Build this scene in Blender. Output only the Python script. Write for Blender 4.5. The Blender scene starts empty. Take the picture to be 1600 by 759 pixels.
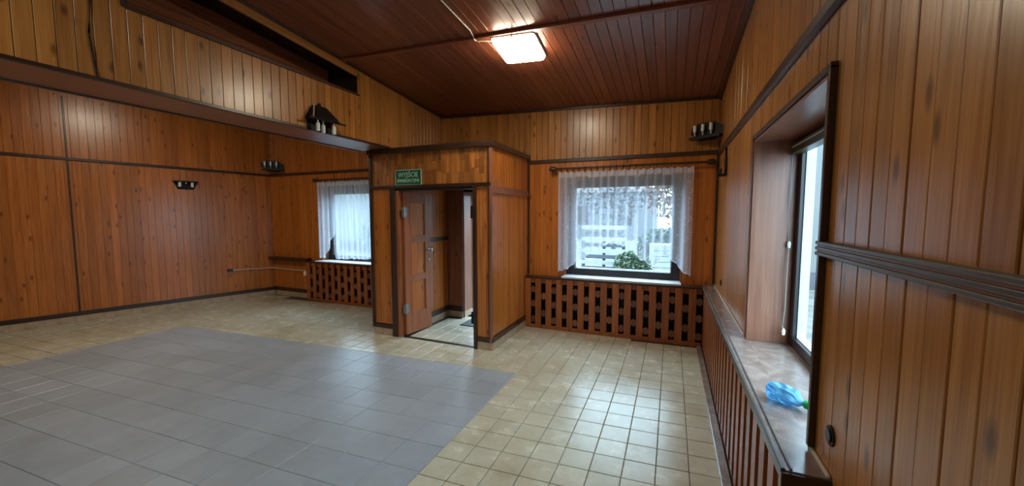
import bpy, math, random
from mathutils import Vector, Matrix
random.seed(7)
S = bpy.context.scene
COL = S.collection

# ------------------------------------------------------------------ camera, world, exposure
PITCH = math.atan(44.5 / 596.0)
YAW = math.radians(22.70)
CAMZ = 1.65
cd = bpy.data.cameras.new('camera'); cam = bpy.data.objects.new('camera', cd); COL.objects.link(cam)
cd.sensor_width = 36.0; cd.lens = 596.0 / 1600.0 * 36.0; cd.clip_start = 0.02
cam.location = (0, 0, CAMZ)
cam.rotation_euler = (math.pi / 2 - PITCH, 0, YAW)
S.camera = cam
W = bpy.data.worlds.new('world'); S.world = W; W.use_nodes = True
bg = W.node_tree.nodes['Background']
bg.inputs[0].default_value = (0.56, 0.8, 1.0, 1)
bg.inputs[1].default_value = 4.6
S.view_settings.view_transform = 'Standard'
S.view_settings.look = 'None'
S.view_settings.gamma = 1.0
S.view_settings.use_curve_mapping = False
S.view_settings.exposure = 1.32
S.cycles.use_denoising = True
S.cycles.max_bounces = 10
S.cycles.diffuse_bounces = 5
S.cycles.transparent_max_bounces = 16
S.cycles.sample_clamp_indirect = 6.0
LAMP_E = 20.0

def portal(name, loc, rot, sx, sy):
    l = bpy.data.lights.new(name, 'AREA'); l.shape = 'RECTANGLE'; l.size = sx; l.size_y = sy
    l.cycles.is_portal = True
    o = bpy.data.objects.new(name, l); o.location = loc; o.rotation_euler = rot; COL.objects.link(o)

# ------------------------------------------------------------------ geometry of the place
XR, YB, XU, XU2, ZB = 0.513, 5.32, -3.46, -3.96, 2.525
YREAR = -3.0
def ceil(x, y): return 3.56 - 0.034 * x - 0.089 * y
L1 = Vector((-7.55, 5.35, 0)); LD = Vector((-1.05, -3.25, 0)).normalized()
LN = Vector((-LD.y, LD.x, 0)); LN = LN if LN.x > 0 else -LN
LEDGE = 0.775

portal('portal_right', (0.89, 2.37, 1.46), (0, math.pi / 2, 0), 1.35, 1.35)
portal('portal_back', (-0.64, 5.66, 1.46), (-math.pi / 2, 0, 0), 1.5, 1.35)
portal('portal_bay', (-5.45, 5.66, 1.46), (-math.pi / 2, 0, 0), 1.4, 1.35)
portal('portal_exit', (-2.57, 5.66, 1.0), (-math.pi / 2, 0, 0), 0.92, 1.95)

# ------------------------------------------------------------------ materials
def srgb(r, g, b):
    f = lambda c: (c / 255 / 12.92) if c / 255 <= 0.04045 else ((c / 255 + 0.055) / 1.055) ** 2.4
    return (f(r), f(g), f(b), 1)
def newmat(name):
    m = bpy.data.materials.new(name); m.use_nodes = True
    nt = m.node_tree; p = nt.nodes['Principled BSDF']
    return m, nt, p
def node(nt, t, **kw):
    n = nt.nodes.new(t)
    for k, v in kw.items():
        if k.startswith('i_'): n.inputs[k[2:].replace('_', ' ')].default_value = v
        else: setattr(n, k, v)
    return n
def ramp(nt, stops):
    r = nt.nodes.new('ShaderNodeValToRGB'); e = r.color_ramp.elements
    e[0].position, e[0].color = stops[0]; e[1].position, e[1].color = stops[-1]
    for p, c in stops[1:-1]:
        x = e.new(p); x.color = c
    return r
def mixc(nt, typ, fac, a, b):
    m = nt.nodes.new('ShaderNodeMix'); m.data_type = 'RGBA'; m.blend_type = typ
    for sock, v in ((m.inputs[0], fac), (m.inputs[6], a), (m.inputs[7], b)):
        if hasattr(v, 'links'): nt.links.new(v, sock)
        else: sock.default_value = v
    return m.outputs[2]
def plain(name, col, rough=0.5, metal=0.0, var=0.12, scale=6.0, spec=0.5, bump=0.0):
    m, nt, p = newmat(name); L = nt.links.new
    tc = node(nt, 'ShaderNodeTexCoord'); nz = node(nt, 'ShaderNodeTexNoise', i_Scale=scale, i_Detail=4.0)
    L(tc.outputs['Object'], nz.inputs['Vector'])
    lo = tuple(c * (1 - var) for c in col[:3]) + (1,); hi = tuple(min(1, c * (1 + var)) for c in col[:3]) + (1,)
    r = ramp(nt, [(0.3, lo), (0.7, hi)]); L(nz.outputs[0], r.inputs[0]); L(r.outputs[0], p.inputs['Base Color'])
    p.inputs['Roughness'].default_value = rough; p.inputs['Metallic'].default_value = metal
    p.inputs['Specular IOR Level'].default_value = spec
    if bump:
        b = node(nt, 'ShaderNodeBump', i_Strength=bump, i_Distance=0.003); L(nz.outputs[0], b.inputs['Height']); L(b.outputs[0], p.inputs['Normal'])
    return m
def wood(name, dark, mid, light, rough=0.3, coat=0.25, tint=0.16, knots=1.0, grain=1.0):
    """varnished boards: grain runs along the object's local z"""
    m, nt, p = newmat(name); L = nt.links.new
    tc = node(nt, 'ShaderNodeTexCoord'); oi = node(nt, 'ShaderNodeObjectInfo')
    mul = node(nt, 'ShaderNodeMath', operation='MULTIPLY'); mul.inputs[1].default_value = 91.7
    L(oi.outputs['Random'], mul.inputs[0])
    comb = node(nt, 'ShaderNodeCombineXYZ')
    for i in range(3): L(mul.outputs[0], comb.inputs[i])
    add = node(nt, 'ShaderNodeVectorMath', operation='ADD'); L(tc.outputs['Object'], add.inputs[0]); L(comb.outputs[0], add.inputs[1])
    mp = node(nt, 'ShaderNodeMapping'); mp.inputs['Scale'].default_value = (22 * grain, 22 * grain, 1.1); L(add.outputs[0], mp.inputs[0])
    n1 = node(nt, 'ShaderNodeTexNoise', i_Scale=1.0, i_Detail=3.0, i_Distortion=1.2); L(mp.outputs[0], n1.inputs['Vector'])
    mp2 = node(nt, 'ShaderNodeMapping'); mp2.inputs['Scale'].default_value = (150, 150, 3.5); L(add.outputs[0], mp2.inputs[0])
    n2 = node(nt, 'ShaderNodeTexNoise', i_Scale=1.0, i_Detail=2.0); L(mp2.outputs[0], n2.inputs['Vector'])
    r = ramp(nt, [(0.25, dark), (0.5, mid), (0.78, light)]); L(n1.outputs[0], r.inputs[0])
    r2 = ramp(nt, [(0.3, (0.78, 0.74, 0.7, 1)), (0.7, (1.06, 1.05, 1.04, 1))]); L(n2.outputs[0], r2.inputs[0])
    c = mixc(nt, 'MULTIPLY', 1.0, r.outputs[0], r2.outputs[0])
    # knots
    mp3 = node(nt, 'ShaderNodeMapping'); mp3.inputs['Scale'].default_value = (8.0, 0.01, 3.2); L(add.outputs[0], mp3.inputs[0])
    sx = node(nt, 'ShaderNodeSeparateXYZ'); L(mp3.outputs[0], sx.inputs[0]); cx_ = node(nt, 'ShaderNodeCombineXYZ'); L(sx.outputs[0], cx_.inputs[0]); L(sx.outputs[2], cx_.inputs[1])
    vo = node(nt, 'ShaderNodeTexVoronoi', voronoi_dimensions='2D', i_Scale=1.0); L(cx_.outputs[0], vo.inputs['Vector'])
    sep = node(nt, 'ShaderNodeSeparateColor'); L(vo.outputs['Color'], sep.inputs[0])
    gt = node(nt, 'ShaderNodeMath', operation='GREATER_THAN'); gt.inputs[1].default_value = 1 - 0.36 * knots; L(sep.outputs[0], gt.inputs[0])
    kr = ramp(nt, [(0.05, (1, 1, 1, 1)), (0.16, (0, 0, 0, 1))]); L(vo.outputs['Distance'], kr.inputs[0])
    km = node(nt, 'ShaderNodeMath', operation='MULTIPLY'); L(kr.outputs[0], km.inputs[0]); L(gt.outputs[0], km.inputs[1])
    km2 = node(nt, 'ShaderNodeMath', operation='MULTIPLY'); km2.inputs[1].default_value = 0.85; L(km.outputs[0], km2.inputs[0])
    c = mixc(nt, 'MIX', km2.outputs[0], c, tuple(x * 0.3 for x in dark[:3]) + (1,))
    hsv = node(nt, 'ShaderNodeHueSaturation'); L(c, hsv.inputs['Color'])
    mr = node(nt, 'ShaderNodeMapRange'); mr.inputs['To Min'].default_value = 1 - tint; mr.inputs['To Max'].default_value = 1 + tint
    L(oi.outputs['Random'], mr.inputs[0]); L(mr.outputs[0], hsv.inputs['Value'])
    L(hsv.outputs[0], p.inputs['Base Color'])
    rr = node(nt, 'ShaderNodeMapRange'); rr.inputs['To Min'].default_value = rough * 0.75; rr.inputs['To Max'].default_value = rough * 1.35
    L(n1.outputs[0], rr.inputs[0]); L(rr.outputs[0], p.inputs['Roughness'])
    p.inputs['Coat Weight'].default_value = coat; p.inputs['Coat Roughness'].default_value = 0.22
    b = node(nt, 'ShaderNodeBump', i_Strength=0.18, i_Distance=0.004); L(n1.outputs[0], b.inputs['Height']); L(b.outputs[0], p.inputs['Normal'])
    return m
PINE = wood('pine_boards', (0.38, 0.14, 0.028, 1), (0.5, 0.203, 0.045, 1), (0.59, 0.268, 0.07, 1))
PINE_V = wood('pine_lintel', (0.27, 0.08, 0.018, 1), (0.45, 0.16, 0.034, 1), (0.58, 0.24, 0.06, 1), tint=0.35)
PINE_R = wood('pine_boards_red', (0.42, 0.118, 0.018, 1), (0.53, 0.16, 0.025, 1), (0.62, 0.205, 0.036, 1))
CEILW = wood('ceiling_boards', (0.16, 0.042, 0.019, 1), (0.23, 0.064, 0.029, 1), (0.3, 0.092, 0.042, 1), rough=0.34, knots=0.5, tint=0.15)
LATT = wood('lattice_wood', (0.24, 0.06, 0.016, 1), (0.34, 0.095, 0.024, 1), (0.42, 0.13, 0.036, 1), rough=0.4, knots=0.2)
BEADW = wood('bead_wood', (0.1, 0.036, 0.018, 1), (0.17, 0.065, 0.032, 1), (0.24, 0.1, 0.05, 1), rough=0.4, knots=0.1, tint=0.4)
TRIM = wood('dark_trim', (0.028, 0.012, 0.007, 1), (0.045, 0.019, 0.011, 1), (0.07, 0.03, 0.017, 1), rough=0.35, knots=0.0, tint=0.1)
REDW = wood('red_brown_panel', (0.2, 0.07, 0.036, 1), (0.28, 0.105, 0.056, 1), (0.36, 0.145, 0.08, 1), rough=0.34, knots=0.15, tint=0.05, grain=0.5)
DOORW = wood('door_wood', (0.3, 0.09, 0.036, 1), (0.38, 0.125, 0.052, 1), (0.46, 0.165, 0.07, 1), rough=0.3, knots=0.05, tint=0.05)
LEDGEW = wood('ledge_board', (0.2, 0.135, 0.11, 1), (0.27, 0.195, 0.165, 1), (0.38, 0.3, 0.27, 1), rough=0.2, knots=0.1, tint=0.02, grain=0.4)
RAILW = wood('weathered_rail', (0.045, 0.04, 0.036, 1), (0.075, 0.066, 0.058, 1), (0.13, 0.105, 0.08, 1), rough=0.4, knots=0.0, tint=0.1)
BACKING = plain('wall_backing', (0.045, 0.02, 0.01, 1), 0.8)
GROUT = plain('grout', (0.075, 0.068, 0.058, 1), 0.8)
SKIRT = plain('skirting_tile', (0.5, 0.36, 0.24, 1), 0.35, var=0.2, scale=9)
WHITE = plain('white_plastic', (0.85, 0.85, 0.82, 1), 0.4, var=0.05)
IVORY = plain('ivory_pipe', (0.6, 0.52, 0.42, 1), 0.45, var=0.06)
BLACK = plain('black_metal', (0.012, 0.01, 0.009, 1), 0.5, spec=0.25)
STEEL = plain('steel', (0.42, 0.42, 0.42, 1), 0.35, 0.9)
FRAME = plain('dark_window_frame', (0.022, 0.017, 0.02, 1), 0.35)
FRAMEL = plain('white_outer_frame', (0.55, 0.58, 0.62, 1), 0.4, var=0.04)
WSILL = plain('white_sill', (0.7, 0.72, 0.74, 1), 0.35, var=0.06)
PLASTER = plain('plaster', (0.62, 0.6, 0.56, 1), 0.8)
GREENP = plain('sign_green', (0.0, 0.13, 0.055, 1), 0.5, var=0.05)
SIGNW = plain('sign_pale', (0.55, 0.72, 0.58, 1), 0.5, var=0.03)
BLINDM = plain('blind_cassette', (0.1, 0.09, 0.055, 1), 0.35)
CORDM = plain('cord', (0.4, 0.36, 0.28, 1), 0.6)
RINGM = plain('ring_wood', (0.05, 0.022, 0.012, 1), 0.4)
CAPM = plain('green_cap', (0.0, 0.42, 0.1, 1), 0.35, var=0.05)
MATM = plain('doormat_rubber', (0.06, 0.065, 0.07, 1), 0.8, var=0.3, scale=60, bump=0.5)

def emis(name, col, st):
    m = bpy.data.materials.new(name); m.use_nodes = True; nt = m.node_tree; nt.nodes.clear()
    o = nt.nodes.new('ShaderNodeOutputMaterial'); e = nt.nodes.new('ShaderNodeEmission')
    e.inputs[0].default_value = col; e.inputs[1].default_value = st; nt.links.new(e.outputs[0], o.inputs[0]); return m
LAMPM = emis('lit_diffuser', (1.0, 0.9, 0.68, 1), LAMP_E)
LAMPC = emis('added_cool_diffuser', (0.92, 1.0, 0.92, 1), LAMP_E * 1.1)  # glow of the added fill lamp behind the viewer
LAMPB = emis('added_bay_diffuser', (1.0, 0.9, 0.7, 1), LAMP_E * 1.5)  # stronger glow for the added fill lamp in the bay

def tilemat(name, ca, cb, stain, rough, sc, stainmix):
    m, nt, p = newmat(name); L = nt.links.new
    g = node(nt, 'ShaderNodeNewGeometry'); oi = node(nt, 'ShaderNodeObjectInfo'); tc = node(nt, 'ShaderNodeTexCoord')
    n1 = node(nt, 'ShaderNodeTexNoise', i_Scale=sc, i_Detail=6.0, i_Roughness=0.65); L(g.outputs['Position'], n1.inputs['Vector'])
    n2 = node(nt, 'ShaderNodeTexNoise', i_Scale=1.7, i_Detail=5.0, i_Roughness=0.7); L(g.outputs['Position'], n2.inputs['Vector'])
    r = ramp(nt, [(0.32, ca), (0.68, cb)]); L(n1.outputs[0], r.inputs[0])
    r2 = ramp(nt, [(0.45, (0, 0, 0, 1)), (0.75, (stainmix,) * 3 + (1,))]); L(n2.outputs[0], r2.inputs[0])
    c = mixc(nt, 'MIX', r2.outputs[0], r.outputs[0], stain)
    hsv = node(nt, 'ShaderNodeHueSaturation'); L(c, hsv.inputs['Color'])
    mr = node(nt, 'ShaderNodeMapRange'); mr.inputs['To Min'].default_value = 0.93; mr.inputs['To Max'].default_value = 1.06
    L(oi.outputs['Random'], mr.inputs[0]); L(mr.outputs[0], hsv.inputs['Value']); L(hsv.outputs[0], p.inputs['Base Color'])
    rr = node(nt, 'ShaderNodeMapRange'); rr.inputs['To Min'].default_value = rough * 0.8; rr.inputs['To Max'].default_value = rough * 1.3
    L(n1.outputs[0], rr.inputs[0]); L(rr.outputs[0], p.inputs['Roughness'])
    b = node(nt, 'ShaderNodeBump', i_Strength=0.08, i_Distance=0.004); L(n1.outputs[0], b.inputs['Height']); L(b.outputs[0], p.inputs['Normal'])
    return m
BEIGE = tilemat('beige_tile', (0.53, 0.48, 0.36, 1), (0.63, 0.59, 0.47, 1), (0.42, 0.32, 0.18, 1), 0.25, 5.0, 0.8)
GREY = tilemat('grey_tile', (0.33, 0.36, 0.41, 1), (0.39, 0.42, 0.47, 1), (0.28, 0.285, 0.3, 1), 0.34, 4.0, 0.6)

def glassmat():
    m = bpy.data.materials.new('window_glass'); m.use_nodes = True; nt = m.node_tree; nt.nodes.clear(); L = nt.links.new
    o = nt.nodes.new('ShaderNodeOutputMaterial'); t = nt.nodes.new('ShaderNodeBsdfTransparent'); gl = nt.nodes.new('ShaderNodeBsdfGlossy')
    gl.inputs['Roughness'].default_value = 0.02; t.inputs[0].default_value = (0.93, 0.97, 0.97, 1)
    fr = nt.nodes.new('ShaderNodeFresnel'); fr.inputs[0].default_value = 1.3
    ge = nt.nodes.new('ShaderNodeNewGeometry'); iv = nt.nodes.new('ShaderNodeMath'); iv.operation = 'SUBTRACT'; iv.inputs[0].default_value = 1.0; L(ge.outputs['Backfacing'], iv.inputs[1])
    ml = nt.nodes.new('ShaderNodeMath'); ml.operation = 'MULTIPLY'; L(fr.outputs[0], ml.inputs[0]); L(iv.outputs[0], ml.inputs[1])
    mx = nt.nodes.new('ShaderNodeMixShader'); L(ml.outputs[0], mx.inputs[0]); L(t.outputs[0], mx.inputs[1]); L(gl.outputs[0], mx.inputs[2]); L(mx.outputs[0], o.inputs[0])
    return m
GLASS = glassmat()
def lacemat():
    m = bpy.data.materials.new('sheer_lace'); m.use_nodes = True; nt = m.node_tree; nt.nodes.clear(); L = nt.links.new
    o = nt.nodes.new('ShaderNodeOutputMaterial'); t = nt.nodes.new('ShaderNodeBsdfTransparent')
    d = nt.nodes.new('ShaderNodeBsdfDiffuse'); d.inputs[0].default_value = (0.8, 0.8, 0.86, 1)
    tl = nt.nodes.new('ShaderNodeBsdfTranslucent'); tl.inputs[0].default_value = (0.8, 0.8, 0.88, 1)
    ms = nt.nodes.new('ShaderNodeMixShader'); ms.inputs[0].default_value = 0.45; L(d.outputs[0], ms.inputs[1]); L(tl.outputs[0], ms.inputs[2])
    uv = nt.nodes.new('ShaderNodeAttribute'); uv.attribute_name = 'lace'      # r: distance from the hem, g: header tape
    sp = nt.nodes.new('ShaderNodeSeparateColor'); L(uv.outputs['Color'], sp.inputs[0])
    tc = nt.nodes.new('ShaderNodeTexCoord')
    vo = nt.nodes.new('ShaderNodeTexVoronoi'); vo.inputs['Scale'].default_value = 38.0; L(tc.outputs['Object'], vo.inputs['Vector'])
    vr = ramp(nt, [(0.25, (1, 1, 1, 1)), (0.5, (0, 0, 0, 1))]); L(vo.outputs['Distance'], vr.inputs[0])
    nz = nt.nodes.new('ShaderNodeTexNoise'); nz.inputs['Scale'].default_value = 14.0; L(tc.outputs['Object'], nz.inputs['Vector'])
    nr = ramp(nt, [(0.42, (0, 0, 0, 1)), (0.58, (1, 1, 1, 1))]); L(nz.outputs[0], nr.inputs[0])
    a = nt.nodes.new('ShaderNodeMath'); a.operation = 'MULTIPLY'; L(vr.outputs[0], a.inputs[0]); L(nr.outputs[0], a.inputs[1])
    b = nt.nodes.new('ShaderNodeMath'); b.operation = 'MULTIPLY'; L(a.outputs[0], b.inputs[0]); L(sp.outputs[0], b.inputs[1])
    c = nt.nodes.new('ShaderNodeMath'); c.operation = 'MULTIPLY'; L(b.outputs[0], c.inputs[0]); c.inputs[1].default_value = 0.75
    e = nt.nodes.new('ShaderNodeMath'); e.operation = 'ADD'; L(c.outputs[0], e.inputs[0]); e.inputs[1].default_value = 0.3
    g = nt.nodes.new('ShaderNodeMath'); g.operation = 'MAXIMUM'; L(e.outputs[0], g.inputs[0]); L(sp.outputs[1], g.inputs[1])
    mx = nt.nodes.new('ShaderNodeMixShader'); L(g.outputs[0], mx.inputs[0]); L(t.outputs[0], mx.inputs[1]); L(ms.outputs[0], mx.inputs[2]); L(mx.outputs[0], o.inputs[0])
    return m
LACE = lacemat()
def bottlemat():
    m, nt, p = newmat('blue_plastic')
    p.inputs['Base Color'].default_value = (0.22, 0.62, 0.92, 1); p.inputs['Roughness'].default_value = 0.12
    p.inputs['Transmission Weight'].default_value = 0.55; p.inputs['IOR'].default_value = 1.25
    return m
BOTTLE = bottlemat()

# ------------------------------------------------------------------ mesh helpers
class MB:
    def __init__(s): s.v = []; s.f = []
    def add(s, vs, fs):
        b = len(s.v); s.v += [tuple(x) for x in vs]; s.f += [tuple(b + i for i in f) for f in fs]; return s
    def box(s, x0, x1, y0, y1, z0, z1):
        return s.add([(x, y, z) for z in (z0, z1) for y in (y0, y1) for x in (x0, x1)],
                     [(0, 2, 3, 1), (4, 5, 7, 6), (0, 1, 5, 4), (2, 6, 7, 3), (0, 4, 6, 2), (1, 3, 7, 5)])
    def hexa(s, p):   # 8 points: bottom 0..3 ccw, top 4..7 ccw
        return s.add(p, [(3, 2, 1, 0), (4, 5, 6, 7), (0, 1, 5, 4), (1, 2, 6, 5), (2, 3, 7, 6), (3, 0, 4, 7)])
    def prism(s, poly, y0, y1, axis='y'):
        n = len(poly); vs = []
        for d in (y0, y1):
            for (a, b) in poly: vs.append({'y': (a, d, b), 'x': (d, a, b), 'z': (a, b, d)}[axis])
        fs = [tuple(range(n - 1, -1, -1)), tuple(range(n, 2 * n))] + [(i, (i + 1) % n, n + (i + 1) % n, n + i) for i in range(n)]
        return s.add(vs, fs)
    def tube(s, pts, r, n=8, rad=None):
        pts = [Vector(p) for p in pts]; rings = []
        for i, p in enumerate(pts):
            d = (pts[min(i + 1, len(pts) - 1)] - pts[max(i - 1, 0)]).normalized()
            u = d.cross(Vector((0, 0, 1)))
            if u.length < 1e-3: u = d.cross(Vector((0, 1, 0)))
            u.normalize(); w = d.cross(u); rr = rad[i] if rad else r
            rings.append([p + (u * math.cos(2 * math.pi * k / n) + w * math.sin(2 * math.pi * k / n)) * rr for k in range(n)])
        vs = [q for rg in rings for q in rg]
        fs = [(i * n + k, i * n + (k + 1) % n, (i + 1) * n + (k + 1) % n, (i + 1) * n + k) for i in range(len(pts) - 1) for k in range(n)]
        fs += [tuple(range(n - 1, -1, -1)), tuple(range(len(vs) - n, len(vs)))]
        return s.add(vs, fs)
    def mesh(s, name, mat):
        me = bpy.data.meshes.new(name); me.from_pydata(s.v, [], s.f); me.update(); me.materials.append(mat); return me
    def build(s, name, mat, parent=None, smooth=False, bevel=0.0, **tags):
        o = bpy.data.objects.new(name, s.mesh(name, mat)); COL.objects.link(o)
        if parent: o.parent = parent
        if smooth:
            for p in o.data.polygons: p.use_smooth = True
            try: o.data.set_sharp_from_angle(angle=math.radians(40))
            except Exception: pass
        if bevel:
            b = o.modifiers.new('bevel', 'BEVEL'); b.width = bevel; b.segments = 2; b.limit_method = 'ANGLE'
        for k, v in tags.items(): o[k] = v
        return o
def B(*a): return MB().box(*a)
def empty(name, loc=(0, 0, 0), rz=0.0, **tags):
    o = bpy.data.objects.new(name, None); o.location = loc; o.rotation_euler = (0, 0, rz); COL.objects.link(o)
    o.empty_display_size = 0.1
    for k, v in tags.items(): o[k] = v
    return o
def put(name, me, parent, M, **tags):
    o = bpy.data.objects.new(name, me); COL.objects.link(o); o.parent = parent; o.matrix_local = M
    for k, v in tags.items(): o[k] = v
    return o

# a board: local x across (centre 0), y out of the wall, z along from 0; ends may slope
_bc = {}
def board_mesh(w, h, mat, t=0.014, s0=0.0, s1=0.0, ch=0.002):
    key = (round(w, 3), round(h, 3), mat.name, t, round(s0, 4), round(s1, 4), ch)
    if key in _bc: return _bc[key]
    a = w / 2
    sec = [(-a, 0), (-a, t - ch), (-a + ch, t), (a - ch, t), (a, t - ch), (a, 0)]
    mb = MB()
    vs = [(x, y, s0 * x) for x, y in sec] + [(x, y, h + s1 * x) for x, y in sec]
    n = 6
    mb.add(vs, [tuple(range(n)), tuple(range(2 * n - 1, n - 1, -1))] + [(n + i, n + (i + 1) % n, (i + 1) % n, i) for i in range(n)])
    me = mb.mesh('board', mat); _bc[key] = me; return me
def boards(parent, origin, ud, nd, ld, width, lo, hi, mat, bw=0.09, gap=0.0035, openings=(), start=0.0, name='board', jit=0.0012, cuts=None, ch=0.002):
    """boards across `width` along ud; each runs along ld from lo(u) to hi(u)"""
    ud, nd, ld, origin = Vector(ud), Vector(nd), Vector(ld), Vector(origin)
    f = lambda g: g if callable(g) else (lambda u: g)
    lo, hi = f(lo), f(hi)
    edges = [start]
    while edges[-1] + bw < width - 0.012: edges.append(edges[-1] + bw)
    edges.append(width)
    segs = []
    for a, b in zip(edges[:-1], edges[1:]):
        cutp = sorted({a, b} | {o[i] for o in openings for i in (0, 1) if a + 0.004 < o[i] < b - 0.004})
        segs += list(zip(cutp[:-1], cutp[1:]))
    for a, b in segs:
        m = (a + b) / 2; w = b - a - gap
        if w < 0.006: continue
        rng = [(lo(m), hi(m), True, True)]
        for (o0, o1, z0, z1) in openings:
            if o0 < m < o1:
                new = []
                for (p, q, sl, sh) in rng:
                    if z0 > p + 0.01: new.append((p, min(q, z0), sl, sh and z0 >= q))
                    if z1 < q - 0.01: new.append((max(p, z1), q, sl and z1 <= p, sh))
                rng = new
        for (p, q, sl, sh) in rng:
            parts = [(p, q, sl, sh)]
            if cuts:
                cs = [c for c in cuts(m) if p + 0.06 < c < q - 0.06]
                pts = [p] + sorted(cs) + [q]
                parts = [(pts[i] + (0.002 if i else 0), pts[i + 1], sl and i == 0, sh and i == len(pts) - 2) for i in range(len(pts) - 1)]
            for (p_, q_, sl_, sh_) in parts:
                if q_ - p_ < 0.01: continue
                s0 = (lo(b) - lo(a)) / (b - a) if sl_ else 0
                s1 = (hi(b) - hi(a)) / (b - a) if sh_ else 0
                M = Matrix.Identity(4)
                loc = origin + ud * m + ld * p_ + nd * random.uniform(-jit, jit)
                for i in range(3):
                    M[i][0] = ud[i]; M[i][1] = nd[i]; M[i][2] = ld[i]; M[i][3] = loc[i]
                put(name, board_mesh(w, q_ - p_, mat, s0=s0, s1=s1, ch=ch), parent, M)
UP = (0, 0, 1)
def bar(p0, p1, w, h, mat, name, parent=None, up=UP, bevel=0.003, **tags):
    """a straight strip from p0 to p1 whose cross-section is w (sideways) by h (along up); own local z along the strip"""
    p0, p1, up = Vector(p0), Vector(p1), Vector(up)
    d = (p1 - p0); Ln = d.length; d.normalize(); sd = up.cross(d).normalized(); up2 = d.cross(sd)
    o = B(-w / 2, w / 2, -h / 2, h / 2, 0, Ln).build(name, mat, parent, bevel=bevel, **tags)
    M = Matrix.Identity(4)
    for i in range(3):
        M[i][0] = sd[i]; M[i][1] = up2[i]; M[i][2] = d[i]; M[i][3] = p0[i]
    o.matrix_local = M
    return o
ST = 'structure'

# ------------------------------------------------------------------ floor
TS = 0.06                                   # slant of the tile rows
floor = B(-10.4, 0.6, YREAR, 5.9, -0.25, -0.006).build('floor', GROUT, kind=ST, label='tiled floor of beige tiles around a grey field', category='floor')
def front(x): return 3.588 + 0.0637 * (x + 1.45)
def in_solid(x, y):
    if y > 5.2 and not (-3.04 < x < -2.05): return True
    if 4.1 < y < 5.4 and (-3.78 < x < -3.3): return True
    if x > 0.42: return True
    wl = L1.x + (y - L1.y) * (LD.x / LD.y)
    return x < wl - 0.2
def tile_mesh(p, mat):                      # p: 4 plan points ccw
    c = (sum(a[0] for a in p) / 4, sum(a[1] for a in p) / 4); e = 0.003
    q = [(x - c[0], y - c[1]) for x, y in p]
    ins = [(x * (1 - e / max(abs(x), 0.02)), y * (1 - e / max(abs(y), 0.02))) for x, y in q]
    mb = MB(); mb.add([(x, y, -0.01) for x, y in q] + [(x, y, -0.002) for x, y in q] + [(x, y, 0.0) for x, y in ins],
                      [(0, 1, 5, 4), (1, 2, 6, 5), (2, 3, 7, 6), (3, 0, 4, 7), (4, 5, 9, 8), (5, 6, 10, 9), (6, 7, 11, 10), (7, 4, 8, 11), (8, 9, 10, 11)])
    return mb, c
beige = []; J = 0.0022
for i in range(-36, 10):
    x0 = -1.45 + 0.2 * i; x1 = x0 + 0.2; xm = (x0 + x1) / 2
    ys = [2.105 + 0.196 * k for k in range(-27, 20)]
    for k in range(len(ys) - 1):
        a, b = ys[k], ys[k + 1]
        if i < 0 and x1 > -6.64:
            fm = 3.588 + (0.0637 - TS) * (xm + 1.45)
            if b < fm + 0.02: continue
            a = max(a, fm)
        ya = lambda x, v: v + TS * (x + 1.45)
        xx1 = min(x1, 0.41)
        p = [(x0 + J, ya(x0, a) + J), (xx1 - J, ya(xx1, a) + J), (xx1 - J, ya(xx1, b) - J), (x0 + J, ya(x0, b) - J)]
        if xx1 - x0 < 0.02 or in_solid(xm, (ya(xm, a) + ya(xm, b)) / 2): continue
        beige.append(p)
CF = Vector((-math.sin(YAW), math.cos(YAW), 0)); CRT = Vector((math.cos(YAW), math.sin(YAW), 0))
def vis(p):
    c = Vector((sum(a[0] for a in p) / 4, sum(a[1] for a in p) / 4, -CAMZ)); z = c.dot(CF) * math.cos(PITCH) + CAMZ * math.sin(PITCH)
    if z < 0.5: return 0
    u = 596 * c.dot(CRT) / z; v = 596 * (CAMZ * math.cos(PITCH) - c.dot(CF) * math.sin(PITCH)) / z
    return 1 / z ** 3 if abs(u) < 830 and v < 400 else 0
beige.sort(key=vis, reverse=True)
for p in beige[:300]:
    mb, c = tile_mesh(p, BEIGE)
    o = put('beige_tile', mb.mesh('beige_tile', BEIGE), floor, Matrix.Translation((c[0], c[1], random.uniform(-0.0008, 0.0004))))
rest = MB()
for p in beige[300:]:
    mb, c = tile_mesh(p, BEIGE); rest.add([(v[0] + c[0], v[1] + c[1], v[2]) for v in mb.v], mb.f)
rest.build('far_beige_tiles', BEIGE, floor, kind='stuff')
grey = []
for i in range(18):
    x1 = -1.45 - 0.3 * i; x0 = max(x1 - 0.3, -6.65)
    for k in range(17):
        b = 3.588 - 0.2765 * k; a = b - 0.2765
        ya = lambda x, v: v + 0.0637 * (x + 1.45)
        j = 0.0009
        grey.append([(x0 + j, ya(x0, a) + j), (x1 - j, ya(x1, a) + j), (x1 - j, ya(x1, b) - j), (x0 + j, ya(x0, b) - j)])
grey.sort(key=vis, reverse=True)
for p in grey[:290]:
    mb, c = tile_mesh(p, GREY)
    put('grey_tile', mb.mesh('grey_tile', GREY), floor, Matrix.Translation((c[0], c[1], random.uniform(-0.0006, 0.0006))))
rest = MB()
for p in grey[290:]:
    mb, c = tile_mesh(p, GREY); rest.add([(v[0] + c[0], v[1] + c[1], v[2]) for v in mb.v], mb.f)
rest.build('near_grey_tiles', GREY, floor, kind='stuff')

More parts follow.
